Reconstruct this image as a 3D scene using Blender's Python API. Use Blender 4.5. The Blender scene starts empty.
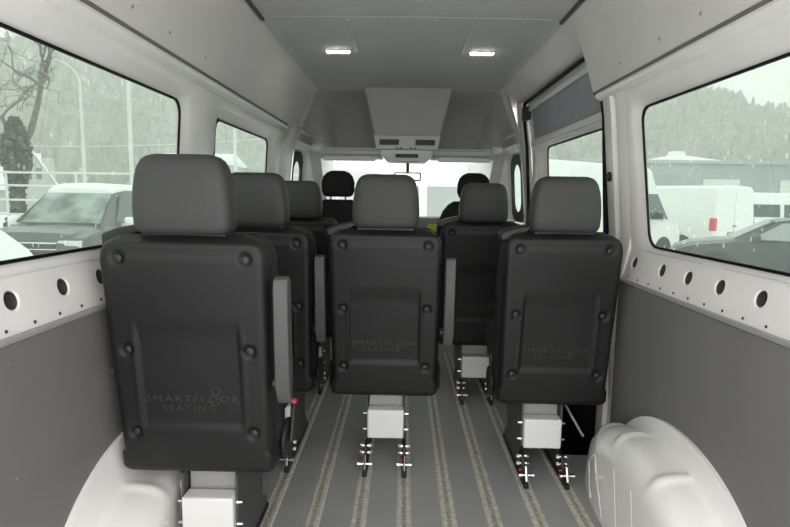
import bpy, bmesh, math, random
from mathutils import Vector, Matrix
random.seed(7)
PI = math.pi
R = math.radians
scn = bpy.context.scene
COL = scn.collection

# ------------------------------------------------------------------ camera
cd = bpy.data.cameras.new('camera')
cam = bpy.data.objects.new('camera', cd)
COL.objects.link(cam)
cd.sensor_width = 36.0
cd.lens = 560 / 790 * 36.0
cd.clip_start = 0.02
cd.clip_end = 1000
yaw, pit, rol = R(0.72), R(6.91), R(0.93)
fw = Vector((-math.sin(yaw) * math.cos(pit), math.cos(yaw) * math.cos(pit), -math.sin(pit)))
rt = fw.cross(Vector((0, 0, 1))).normalized()
up = rt.cross(fw)
r2 = math.cos(rol) * rt + math.sin(rol) * up
u2 = -math.sin(rol) * rt + math.cos(rol) * up
M = Matrix((r2, u2, -fw)).transposed().to_4x4()
M.translation = (-0.023, 0.0, 1.15)
cam.matrix_world = M
scn.camera = cam

# ------------------------------------------------------------------ world, sun, exposure
w = bpy.data.worlds.new('overcast_sky')
scn.world = w
w.use_nodes = True
nt = w.node_tree
nt.nodes.clear()
out = nt.nodes.new('ShaderNodeOutputWorld')
bg = nt.nodes.new('ShaderNodeBackground')
geo = nt.nodes.new('ShaderNodeTexCoord')
sep = nt.nodes.new('ShaderNodeSeparateXYZ')
ramp = nt.nodes.new('ShaderNodeValToRGB')
ramp.color_ramp.elements[0].position = 0.0
ramp.color_ramp.elements[0].color = (0.98, 0.962, 0.957, 1)
ramp.color_ramp.elements[1].position = 1.0
ramp.color_ramp.elements[1].color = (1.0, 0.983, 0.977, 1)
nt.links.new(geo.outputs['Generated'], sep.inputs[0])
nt.links.new(sep.outputs['Z'], ramp.inputs[0])
nt.links.new(ramp.outputs[0], bg.inputs[0])
bg.inputs[1].default_value = 1.0
nt.links.new(bg.outputs[0], out.inputs[0])

vs = scn.view_settings
vs.view_transform = 'Standard'
vs.look = 'None'
vs.exposure = 1.7
vs.gamma = 1.0
vs.use_curve_mapping = False
scn.display_settings.display_device = 'sRGB'

# ------------------------------------------------------------------ materials
MATS = {}


def mat(name, col, rough=0.6, metal=0.0, var=0.0, scale=20.0, bump=0.0, bscale=200.0, emit=0.0, spec=0.5, coat=0.0):
    m = bpy.data.materials.new(name)
    m.use_nodes = True
    t = m.node_tree
    b = t.nodes['Principled BSDF']
    b.inputs['Base Color'].default_value = (*col, 1)
    b.inputs['Roughness'].default_value = rough
    b.inputs['Metallic'].default_value = metal
    b.inputs['Specular IOR Level'].default_value = spec
    b.inputs['Coat Weight'].default_value = coat
    if emit:
        b.inputs['Emission Color'].default_value = (1, 0.97, 0.92, 1)
        b.inputs['Emission Strength'].default_value = emit
    if var or bump:
        tc = t.nodes.new('ShaderNodeTexCoord')
    if var:
        n = t.nodes.new('ShaderNodeTexNoise')
        n.inputs['Scale'].default_value = scale
        n.inputs['Detail'].default_value = 4
        t.links.new(tc.outputs['Object'], n.inputs['Vector'])
        r = t.nodes.new('ShaderNodeValToRGB')
        r.color_ramp.elements[0].position = 0.3
        r.color_ramp.elements[1].position = 0.7
        r.color_ramp.elements[0].color = (*[c * (1 - var) for c in col], 1)
        r.color_ramp.elements[1].color = (*[min(1, c * (1 + var)) for c in col], 1)
        t.links.new(n.outputs['Fac'], r.inputs[0])
        t.links.new(r.outputs[0], b.inputs['Base Color'])
    if bump:
        n2 = t.nodes.new('ShaderNodeTexNoise')
        n2.inputs['Scale'].default_value = bscale
        n2.inputs['Detail'].default_value = 3
        t.links.new(tc.outputs['Object'], n2.inputs['Vector'])
        bp = t.nodes.new('ShaderNodeBump')
        bp.inputs['Strength'].default_value = bump
        bp.inputs['Distance'].default_value = 0.004
        t.links.new(n2.outputs['Fac'], bp.inputs['Height'])
        t.links.new(bp.outputs[0], b.inputs['Normal'])
    MATS[name] = m
    return m


def glass_mat(name, tint, haze, drops=0.0, gloss=0.05):
    m = bpy.data.materials.new(name)
    m.use_nodes = True
    t = m.node_tree
    t.nodes.clear()
    o = t.nodes.new('ShaderNodeOutputMaterial')
    tr = t.nodes.new('ShaderNodeBsdfTransparent')
    tr.inputs[0].default_value = (*tint, 1)
    gl = t.nodes.new('ShaderNodeBsdfGlossy')
    gl.inputs['Roughness'].default_value = 0.02
    gl.inputs['Color'].default_value = (0.9, 0.95, 0.92, 1)
    mx = t.nodes.new('ShaderNodeMixShader')
    mx.inputs[0].default_value = gloss
    t.links.new(tr.outputs[0], mx.inputs[1])
    t.links.new(gl.outputs[0], mx.inputs[2])
    tl = t.nodes.new('ShaderNodeBsdfTranslucent')  # whitish veil in the pane, stands in for the fog outdoors
    tl.inputs[0].default_value = (0.80, 0.90, 0.85, 1)
    m2 = t.nodes.new('ShaderNodeMixShader')
    t.links.new(mx.outputs[0], m2.inputs[1])
    t.links.new(tl.outputs[0], m2.inputs[2])
    m2.inputs[0].default_value = haze
    if drops:
        tc = t.nodes.new('ShaderNodeTexCoord')
        mp = t.nodes.new('ShaderNodeMapping')
        mp.inputs['Scale'].default_value = (1, 1, 0.6)
        vo = t.nodes.new('ShaderNodeTexVoronoi')
        vo.inputs['Scale'].default_value = 62
        no = t.nodes.new('ShaderNodeTexNoise')
        no.inputs['Scale'].default_value = 2.5
        t.links.new(tc.outputs['Object'], mp.inputs[0])
        t.links.new(mp.outputs[0], vo.inputs['Vector'])
        t.links.new(tc.outputs['Object'], no.inputs['Vector'])
        # only some cells carry a drop: compare with the cell's random colour
        sx = t.nodes.new('ShaderNodeSeparateColor')
        t.links.new(vo.outputs['Color'], sx.inputs[0])
        rad = t.nodes.new('ShaderNodeMath'); rad.operation = 'MULTIPLY'
        t.links.new(sx.outputs[0], rad.inputs[0]); rad.inputs[1].default_value = 0.30
        less = t.nodes.new('ShaderNodeMath'); less.operation = 'LESS_THAN'
        t.links.new(vo.outputs['Distance'], less.inputs[0])
        t.links.new(rad.outputs[0], less.inputs[1])
        gt = t.nodes.new('ShaderNodeMath'); gt.operation = 'GREATER_THAN'
        t.links.new(sx.outputs[1], gt.inputs[0]); gt.inputs[1].default_value = 0.60
        a = t.nodes.new('ShaderNodeMath'); a.operation = 'MULTIPLY'
        t.links.new(less.outputs[0], a.inputs[0]); t.links.new(gt.outputs[0], a.inputs[1])
        b = t.nodes.new('ShaderNodeMath'); b.operation = 'MULTIPLY_ADD'
        t.links.new(a.outputs[0], b.inputs[0]); b.inputs[1].default_value = drops
        c = t.nodes.new('ShaderNodeMath'); c.operation = 'MULTIPLY_ADD'
        t.links.new(no.outputs['Fac'], c.inputs[0]); c.inputs[1].default_value = haze * 0.8
        c.inputs[2].default_value = haze * 0.6
        t.links.new(c.outputs[0], b.inputs[2])
        t.links.new(b.outputs[0], m2.inputs[0])
    t.links.new(m2.outputs[0], o.inputs[0])
    MATS[name] = m
    return m


mat('white_paint', (0.83, 0.81, 0.785), 0.32, var=0.03, scale=6)
mat('arch_paint', (0.88, 0.87, 0.84), 0.22, coat=0.3)
mat('liner_grey', (0.66, 0.64, 0.62), 0.85, var=0.05, scale=3, bump=0.15, bscale=900)
mat('ceiling_grey', (0.50, 0.49, 0.475), 0.7, var=0.04, scale=3)
mat('shelf_grey', (0.42, 0.41, 0.40), 0.85, var=0.05, scale=4)
mat('panel_grey', (0.172, 0.168, 0.166), 0.6, var=0.06, scale=4, bump=0.1, bscale=600)
mat('door_panel', (0.30, 0.31, 0.33), 0.7, var=0.05, scale=5)
mat('floor_vinyl', (0.34, 0.34, 0.333), 0.45, var=0.06, scale=5, bump=0.1, bscale=500)
mat('rail_metal', (0.62, 0.61, 0.53), 0.5, 0.15, var=0.25, scale=60)
mat('rail_slot', (0.36, 0.35, 0.30), 0.7, var=0.6, scale=160)
mat('seat_vinyl', (0.0115, 0.0112, 0.0115), 0.45, var=0.12, scale=6, bump=0.22, bscale=450, spec=0.35)
mat('seat_fabric', (0.007, 0.007, 0.0075), 0.7, bump=0.3, bscale=500)
mat('headrest_vinyl', (0.037, 0.0368, 0.037), 0.55, bump=0.25, bscale=420)
mat('cab_fabric', (0.008, 0.008, 0.0085), 0.85)
mat('emboss_grey', (0.034, 0.033, 0.032), 0.5)
mat('armrest_grey', (0.075, 0.075, 0.076), 0.55)
mat('black_plastic', (0.012, 0.012, 0.013), 0.45)
mat('black_matt', (0.010, 0.010, 0.011), 0.8)
mat('rubber', (0.005, 0.005, 0.005), 0.6, spec=0.2)
mat('frame_dark', (0.09, 0.09, 0.092), 0.4, 0.3)
mat('plate_grey', (0.36, 0.36, 0.36), 0.45, 0.2)
mat('box_white', (0.80, 0.80, 0.79), 0.35)
mat('chrome', (0.75, 0.75, 0.74), 0.22, 1.0)
mat('red', (0.55, 0.03, 0.06), 0.4)
mat('green', (0.02, 0.25, 0.12), 0.5)
mat('yellow', (0.85, 0.75, 0.02), 0.6)
mat('seam_grey', (0.16, 0.155, 0.15), 0.8)
mat('console_light', (0.58, 0.57, 0.55), 0.55)
mat('cavity', (0.075, 0.074, 0.072), 0.4)
mat('hole_dark', (0.05, 0.05, 0.05), 0.5)
mat('lamp_glow', (1, 1, 1), 0.5, emit=9.0)
mat('lamp_frame', (0.75, 0.75, 0.74), 0.4)
mat('console_grey', (0.38, 0.37, 0.36), 0.6)
mat('vent_dark', (0.07, 0.07, 0.068), 0.7)
mat('dash_grey', (0.20, 0.20, 0.195), 0.7)
mat('dash_light', (0.35, 0.36, 0.35), 0.6)
mat('mirror', (0.6, 0.62, 0.62), 0.1, 0.8)
mat('snow', (0.85, 0.87, 0.88), 0.8, var=0.06, scale=0.4)
mat('car_grey', (0.045, 0.055, 0.055), 0.3, 0.0, coat=0.5)
mat('car_dark', (0.018, 0.028, 0.028), 0.3, coat=0.5)
mat('car_white', (0.80, 0.82, 0.81), 0.35)
mat('car_glass', (0.06, 0.10, 0.09), 0.08)
mat('frosted_glass', (0.24, 0.30, 0.275), 0.35, var=0.92, scale=1.7)
mat('pane_pale', (0.30, 0.33, 0.32), 0.2)
mat('tyre', (0.02, 0.02, 0.02), 0.8)
mat('hub', (0.35, 0.36, 0.36), 0.4, 0.5)
mat('headlight', (0.6, 0.62, 0.62), 0.2)
mat('tail_red', (0.65, 0.03, 0.03), 0.3)
mat('bark', (0.14, 0.125, 0.10), 0.9, var=0.5, scale=8)
mat('ivy', (0.10, 0.12, 0.06), 0.9, var=0.5, scale=6)
mat('hall_wall', (0.30, 0.345, 0.345), 0.7, var=0.05, scale=0.5)
mat('house_wall', (0.46, 0.45, 0.42), 0.8)
mat('galvanised', (0.62, 0.65, 0.63), 0.5, 0.2)
mat('hill_slope', (0.27, 0.28, 0.22), 0.95, var=0.2, scale=0.06)  # paleness of hill and forest colours carries the haze of distance
mat('forest', (0.26, 0.27, 0.20), 0.95, var=0.2, scale=0.08)
glass_mat('side_glass', (0.34, 0.40, 0.35), 0.055, drops=0.12)
glass_mat('windscreen_glass', (0.58, 0.62, 0.60), 0.05)

# ------------------------------------------------------------------ mesh helpers


class MB:
    def __init__(s):
        s.v = []; s.f = []; s.m = []

    def add(s, vs_, fs, mi=0):
        o = len(s.v)
        s.v += [tuple(p) for p in vs_]
        for f in fs:
            s.f.append([o + i for i in f]); s.m.append(mi)

    def box(s, x0, x1, y0, y1, z0, z1, mi=0, mtx=None):
        p = [(x, y, z) for x in (x0, x1) for y in (y0, y1) for z in (z0, z1)]
        if mtx: p = [mtx @ Vector(q) for q in p]
        s.add(p, [(0, 1, 3, 2), (4, 6, 7, 5), (0, 4, 5, 1), (2, 3, 7, 6), (0, 2, 6, 4), (1, 5, 7, 3)], mi)

    def tube(s, a, b, r0, r1=None, n=12, mi=0, caps=True):
        r1 = r0 if r1 is None else r1
        a = Vector(a); b = Vector(b); d = (b - a).normalized()
        u = d.orthogonal().normalized(); v = d.cross(u)
        p = []
        for c, r in ((a, r0), (b, r1)):
            for k in range(n):
                t = 2 * PI * k / n
                p.append(c + r * (math.cos(t) * u + math.sin(t) * v))
        f = [(k, (k + 1) % n, n + (k + 1) % n, n + k) for k in range(n)]
        if caps: f += [tuple(range(n - 1, -1, -1)), tuple(range(n, 2 * n))]
        s.add(p, f, mi)

    def path(s, pts, r, n=8, mi=0):
        for a, b in zip(pts, pts[1:]): s.tube(a, b, r, r, n, mi)

    def loft(s, loops, mi=0, close=True, cap0=False, cap1=False):
        n = len(loops[0]); p = [q for l in loops for q in l]; f = []
        for i in range(len(loops) - 1):
            for k in range(n if close else n - 1):
                k2 = (k + 1) % n
                f.append((i * n + k, i * n + k2, (i + 1) * n + k2, (i + 1) * n + k))
        if cap0: f.append(tuple(range(n - 1, -1, -1)))
        if cap1: f.append(tuple((len(loops) - 1) * n + k for k in range(n)))
        s.add(p, f, mi)

    def prism(s, poly, axis, a, b, mi=0):
        """extrude a 2-D polygon along an axis ('x','y','z') from a to b"""
        def P(u, v, t):
            return {'x': (t, u, v), 'y': (u, t, v), 'z': (u, v, t)}[axis]
        s.loft([[P(u, v, a) for u, v in poly], [P(u, v, b) for u, v in poly]], mi, True, True, True)

    def build(s, name, mats, parent=None, smooth=40, bevel=0.0, seg=2, sub=0, loc=(0, 0, 0), inward=False):
        me = bpy.data.meshes.new(name)
        bm = bmesh.new()
        vv = [bm.verts.new(p) for p in s.v]
        for f, mi in zip(s.f, s.m):
            try:
                fc = bm.faces.new([vv[i] for i in f]); fc.material_index = mi
            except ValueError:
                pass
        bmesh.ops.remove_doubles(bm, verts=bm.verts[:], dist=1e-5)
        bmesh.ops.recalc_face_normals(bm, faces=bm.faces[:])
        if inward:      # each connected patch of skin faces the middle of the van
            seen = set()
            for f0 in bm.faces:
                if f0 in seen: continue
                isl = [f0]; seen.add(f0); q = [f0]
                while q:
                    f = q.pop()
                    for e in f.edges:
                        for g_ in e.link_faces:
                            if g_ not in seen: seen.add(g_); isl.append(g_); q.append(g_)
                if sum(f.calc_area() * f.normal.x * (1 if f.calc_center_median().x > 0 else -1) for f in isl) > 0:
                    bmesh.ops.reverse_faces(bm, faces=isl)
        bm.to_mesh(me); bm.free()
        if isinstance(mats, str): mats = [mats]
        for m in mats: me.materials.append(MATS[m])
        if smooth:
            for p in me.polygons: p.use_smooth = True
            if smooth < 180: me.set_sharp_from_angle(angle=R(smooth))
        o = bpy.data.objects.new(name, me)
        COL.objects.link(o)
        o.location = loc
        if parent is not None: o.parent = parent
        if bevel:
            b = o.modifiers.new('bevel', 'BEVEL')
            b.width = bevel; b.segments = seg; b.limit_method = 'ANGLE'; b.angle_limit = R(40)
        if sub:
            b = o.modifiers.new('sub', 'SUBSURF'); b.levels = sub; b.render_levels = sub
        return o


def tag(o, label=None, cat=None, group=None, kind=None):
    if label: o['label'] = label
    if cat: o['category'] = cat
    if group: o['group'] = group
    if kind: o['kind'] = kind
    return o


def struct(o, label=None):
    o['kind'] = 'structure'
    if label: o['label'] = label
    return o


def empty(name, loc=(0, 0, 0), rz=0.0):
    o = bpy.data.objects.new(name, None)
    COL.objects.link(o)
    o.location = loc; o.rotation_euler = (0, 0, rz); o.empty_display_size = 0.1
    return o


def copy_tree(o, parent=None):
    c = o.copy(); COL.objects.link(c)
    if parent is not None: c.parent = parent
    for ch in [x for x in KIDS.get(o.name, [])]:
        c2 = copy_tree(ch, c)
    return c


def kids_index():
    KIDS.clear()
    for o in COL.objects:
        if o.parent: KIDS.setdefault(o.parent.name, []).append(o)


KIDS = {}


def lerp(a, b, t): return a + (b - a) * t
def sstep(a, b, x):
    t = max(0.0, min(1.0, (x - a) / (b - a)))
    return t * t * (3 - 2 * t)
def interp(pts, x):
    if x <= pts[0][0]: return pts[0][1]
    for (a, b), (c, d) in zip(pts, pts[1:]):
        if x <= c: return b + (d - b) * (x - a) / (c - a)
    return pts[-1][1]

# ------------------------------------------------------------------ the van shell
HW = 0.88            # half width at the wall lining
Y0 = 0.25            # rear opening


def taper(y): return 0.13 * max(0.0, y - 4.25) / 1.2
def xin(z, y=1.0):     # inner white skin
    return interp([(0.0, .885), (.60, .885), (.80, .860), (.955, .898), (.97, .897), (1.5, .842), (1.6, .825), (1.85, .79)], z) - taper(y)
def xgl(z, y=1.0):     # glass plane (straight line in z, so panes stay flat)
    return .905 + (z - 1.0) * (-.07) - taper(y)


def rr_dist(c, s_, hy, hz, r):
    """distance from the centre to a rounded rectangle in direction (c,s_)"""
    lo, hi = 0.0, hy + hz + 1
    for _ in range(40):
        t = (lo + hi) / 2
        qx = abs(c * t) - hy + r; qy = abs(s_ * t) - hz + r
        d = math.hypot(max(qx, 0), max(qy, 0)) + min(max(qx, qy), 0) - r
        if d < 0: lo = t
        else: hi = t
    return lo


def angles(cy, cz, rect, hy, hz):
    a = [2 * PI * k / 48 for k in range(48)]
    for yy in rect[:2]:
        for zz in rect[2:]: a.append(math.atan2(zz - cz, yy - cy) % (2 * PI))
    for k in (-1, 1):
        for j in (-1, 1):
            for t in range(9):
                a.append(math.atan2(j * (hz - .09 * t / 8), k * (hy - .09 * (8 - t) / 8)) % (2 * PI))
    return sorted(set(round(x, 6) for x in a))


LEAN = [0.0]


def ring_pts(cy, cz, hy, hz, r, A, fx, sgn, off=0.0):
    o = []
    for a in A:
        c, s_ = math.cos(a), math.sin(a)
        t = rr_dist(c, s_, hy, hz, r)
        y, z = cy + c * t, cz + s_ * t
        y += LEAN[0] * (z - cz)
        o.append((sgn * (fx(z, y) + off), y, z))
    return o


def rect_pts(cy, cz, rect, A, fx, sgn):
    y0, y1, z0, z1 = rect
    o = []
    for a in A:
        c, s_ = math.cos(a), math.sin(a)
        ts = []
        if c > 1e-9: ts.append((y1 - cy) / c)
        if c < -1e-9: ts.append((y0 - cy) / c)
        if s_ > 1e-9: ts.append((z1 - cz) / s_)
        if s_ < -1e-9: ts.append((z0 - cz) / s_)
        t = min(ts)
        o.append((sgn * fx(cz + s_ * t, cy + c * t), cy + c * t, cz + s_ * t))
    return o


NWIN = [0]


def window_wall(mb, sgn, rect, win, r=.06, grow=.045, fx=xin, fg=xgl, gasket=.004, glass='side_glass', gw=None):
    y0, y1, z0, z1 = win
    cy, cz, hy, hz = (y0 + y1) / 2, (z0 + z1) / 2, (y1 - y0) / 2, (z1 - z0) / 2
    A = angles(cy, cz, rect, hy, hz)
    L = [rect_pts(cy, cz, rect, A, fx, sgn),
         ring_pts(cy, cz, hy + grow + .012, hz + grow + .012, r + grow, A, fx, sgn),
         ring_pts(cy, cz, hy + grow, hz + grow, r + grow, A, fx, sgn, .006),
         ring_pts(cy, cz, hy + .018, hz + .018, r + .01, A, fg, sgn, -.006),
         ring_pts(cy, cz, hy + .006, hz + .006, r, A, fg, sgn, -.001),
         ring_pts(cy, cz, hy + .002, hz + .002, r, A, fg, sgn, .004)]
    # keep the widest loop inside the outer rectangle
    for l in L[1:3]:
        for k, p in enumerate(l):
            yy = min(max(p[1], rect[0] + .004), rect[1] - .004); zz = min(max(p[2], rect[2] + .004), rect[3] - .004)
            l[k] = (p[0], yy, zz)
    mb.loft(L)
    NWIN[0] += 1
    g = MB()
    g.add(ring_pts(cy, cz, hy, hz, r, A, fg, sgn), [tuple(range(len(A)))])
    wo = struct(g.build('window_%d' % NWIN[0], glass, smooth=0))
    k = MB()
    k.loft([ring_pts(cy, cz, hy + .006, hz + .006, r, A, fg, sgn, -.001),
            ring_pts(cy, cz, hy + .004, hz + .004, r, A, fg, sgn, -.007),
            ring_pts(cy, cz, hy - gasket, hz - gasket, r, A, fg, sgn, -.007),
            ring_pts(cy, cz, hy - gasket, hz - gasket, r, A, fg, sgn, -.001)])
    k.build('gasket', 'rubber', wo)
    return wo


def hole_band(mb, sgn, y0, y1, z0, z1, ys, zc, rad):
    """white band with round access holes leading into the cavity"""
    edges = [y0]
    for a in ys: edges += [a - .045, a + .045]
    edges.append(y1)
    for i in range(len(edges) - 1):
        a, b = edges[i], edges[i + 1]
        if i % 2 == 0:
            mb.add([(sgn * xin(z0), a, z0), (sgn * xin(z0), b, z0), (sgn * xin(z1), b, z1), (sgn * xin(z1), a, z1)], [(0, 1, 2, 3)])
        else:
            cy = (a + b) / 2
            A = sorted(set([round(2 * PI * k / 28, 6) for k in range(28)] +
                           [round(math.atan2(zz - zc, yy - cy) % (2 * PI), 6) for yy in (a, b) for zz in (z0, z1)]))
            circ = lambda rr, off: [(sgn * (xin(zc + rr * math.sin(t)) + off), cy + rr * math.cos(t), zc + rr * math.sin(t)) for t in A]
            mb.loft([rect_pts(cy, zc, (a, b, z0, z1), A, xin, sgn), circ(rad + .004, 0), circ(rad, .004)])
            mb.loft([circ(rad, .004), circ(rad, .045)], 1, cap1=True)


HOLES_R = [.69, .87, 1.05, 1.23, 1.41, 1.595, 1.775, 1.955, 2.19]
HOLES_L = [.67, .85, 1.03, 1.21, 1.40, 1.58, 1.76, 1.94, 2.60, 2.80, 3.0, 3.2]
ZB0, ZB1 = .80, .955      # hole band
ZT = 1.568                # upper edge of white frame


def side_wall(sgn):
    mb = MB()
    if sgn < 0:
        hole_band(mb, sgn, Y0, 3.80, ZB0, ZB1, HOLES_L, .905, .021)
        window_wall(mb, sgn, (Y0, 2.36, ZB1, ZT), (.55, 2.15, .99, 1.49), r=.055)
        window_wall(mb, sgn, (2.36, 3.80, ZB1, ZT), (2.55, 3.52, .99, 1.478), r=.05)
        mb.add([(sgn * .885, Y0, 0), (sgn * .885, 3.8, 0), (sgn * xin(ZB0), 3.8, ZB0), (sgn * xin(ZB0), Y0, ZB0)], [(0, 1, 2, 3)])
    else:
        hole_band(mb, sgn, Y0, 2.26, ZB0, ZB1, HOLES_R, .905, .021)
        LEAN[0] = .13
        window_wall(mb, sgn, (Y0, 2.26, ZB1, ZT), (.55, 2.135, .978, 1.49), r=.055)
        LEAN[0] = 0.0
        mb.add([(sgn * .885, Y0, 0), (sgn * .885, 2.26, 0), (sgn * xin(ZB0), 2.26, ZB0), (sgn * xin(ZB0), Y0, ZB0)], [(0, 1, 2, 3)])
        # B pillar: hollow-section post from sill to roof
        prof = lambda z: [(xin(z) + .03, 2.258), (xin(z), 2.258), (xin(z) - .010, 2.305), (xin(z) - .010, 2.325), (xin(z) + .004, 2.335), (xin(z) + .004, 2.375),
                          (xin(z) - .012, 2.385), (xin(z) - .012, 2.465), (xin(z) - .004, 2.482), (xin(z) + .06, 2.49)]
        zs = [-.02, .3, .8, 1.0, 1.25, 1.5, 1.7, 1.9]
        mb.loft([[(x, y, z) for x, y in prof(z)] for z in zs], close=False)
    # ledge above the windows, overhanging
    yend = 3.80 if sgn < 0 else 2.50
    sec = [(xin(ZT), ZT), (xin(ZT) - .012, ZT + .004), (.802, ZT + .012), (.798, ZT + .022), (.802, ZT + .032), (.83, ZT + .04)]
    mb.loft([[(sgn * x, y, z) for x, z in sec] for y in (Y0, yend)], close=False)
    o = mb.build('wall_left' if sgn < 0 else 'wall_right', ['white_paint', 'cavity'], smooth=35, inward=True)
    struct(o, 'bare white metal van side with round access holes, ' + ('left' if sgn < 0 else 'right'))
    # tiny fixing holes along the lower edge
    sm = MB()
    for k in range(20):
        y = .50 + k * .095
        if y > 2.22 and sgn > 0: break
        x = sgn * (xin(.845) - .0015)
        sm.tube((x, y, .846), (x + sgn * .002, y, .846), .0042, n=10)
    sm.build('fixing_holes', 'hole_dark', o)
    # lining panel
    p = MB()
    a, b = (Y0, 3.78) if sgn < 0 else (Y0, 2.262)
    ptop = .822
    p.box(sgn * .858 if sgn > 0 else -.874, sgn * .874 if sgn > 0 else -.858, a, b, .0, ptop)
    po = p.build('trim_1' if sgn < 0 else 'trim_2', 'panel_grey', bevel=.004)
    struct(po, 'dark grey lining board on the lower %s side' % ('left' if sgn < 0 else 'right'))
    s2 = MB()
    ys = [.7, 1.15, 1.6, 2.05, 2.55, 3.05, 3.5]
    for y in ys:
        if y > b: break
        for z in (.25, .52, .775):
            x = sgn * .858
            s2.tube((x, y, z), (x - sgn * .002, y, z), .006, .004, n=10)
    s2.build('screw_heads', 'panel_grey', po)
    tr = MB()
    tr.box(min(sgn * .852, sgn * .874), max(sgn * .852, sgn * .874), a, b, ptop, ptop + .012)
    tr.build('top_edging', 'plate_grey', po, bevel=.003)
    return o


side_wall(-1)
side_wall(1)

# floor with step well cut out on the right
fl = MB()
SW = (.70, 2.42, 3.95)
poly = [(-.885, Y0), (.885, Y0), (.885, SW[1]), (SW[0], SW[1]), (SW[0], SW[2]), (.885, SW[2]), (.885, 4.10), (-.885, 4.10)]
fl.prism(poly, 'z', -.03, 0.0)
struct(fl.build('floor', 'floor_vinyl', smooth=0), 'dark grey vinyl van floor')
sw = MB()
sw.box(.70, .95, SW[1], SW[2], -.30, -.28)
sw.box(.69, .70, SW[1], SW[2], -.30, -.03)
sw.box(.70, .95, SW[1] - .01, SW[1], -.30, -.03)
sw.box(.70, .95, SW[2], SW[2] + .01, -.30, -.03)
struct(sw.build('trim_3', 'black_plastic', smooth=0), 'black step well at the sliding door')

# floor rails
for i in range(-1, 8):
    x = -.486 + .162 * i
    y1 = 4.05
    m = MB()
    W2 = .021
    m.prism([(x - W2 - .006, 0), (x - W2, .004), (x - .010, .004), (x - .010, .0015), (x + .010, .0015), (x + .010, .004), (x + W2, .004), (x + W2 + .006, 0)], 'y', Y0 + .02, y1)
    o = m.build('floor_rail', 'rail_metal', smooth=0)
    side = ['outermost rail on the left, running under the window-side seats', 'rail beneath the aisle feet of the left-hand seats',
            'first bare rail to the right of the left-hand seats', 'rail under the left foot of the middle seat',
            'rail under the right foot of the middle seat', 'bare rail right of the middle seat in the aisle',
            'rail under the left foot of the farther right seat', 'rail under the left foot of the nearer right seat',
            'outermost right rail, under the window-side foot of the nearer right seat'][i + 1]
    tag(o, 'worn metal floor track, ' + side, 'floor rail', 'metal seat tracks in the floor')
    sl = MB()
    y = 1.30
    sl.box(x - .007, x + .007, Y0 + .03, y1 - .01, .0010, .0022)
    n = 0
    while y < 4.0:
        sl.tube((x, y, .0010), (x, y, .0026), .0095, n=10); y += .025
    sl.build('slot', 'rail_slot', o, smooth=0)

# ceiling and upper linings
def roofprof(sgn):
    return [(sgn * .66, 1.925), (sgn * .62, 1.938), (sgn * .55, 1.94)]
c = MB()
prof = [(-.67, 1.918), (-.655, 1.93), (-.62, 1.938), (-.55, 1.941), (0, 1.945), (.55, 1.941), (.62, 1.938), (.655, 1.93), (.67, 1.918)]
ysec = [Y0, 2.615, 2.6165, 2.6235, 2.625, 3.5, 4.40]
zo = [0, 0, .006, .006, 0, 0, 0]
c.loft([[(x, y, z + d) for x, z in prof] for y, d in zip(ysec, zo)], close=False)
# lengthwise stiffening beads, shallow
for sx in (-1, 1):
    xa = sx * .285
    c.loft([[(xa - .010, y, 1.9425), (xa - .005, y, 1.9385), (xa + .005, y, 1.9385), (xa + .010, y, 1.9425)] for y in (2.66, 3.25)], close=False, cap0=True, cap1=True)
    for y in (.9, 1.8, 2.66, 3.9):
        c.tube((sx * .12, y, 1.944), (sx * .12, y, 1.941), .008, .006, n=10)
        c.tube((sx * .52, y, 1.942), (sx * .52, y, 1.938), .008, .006, n=10)
struct(c.build('ceiling', 'ceiling_grey', smooth=30), 'light grey roof lining')
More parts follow.
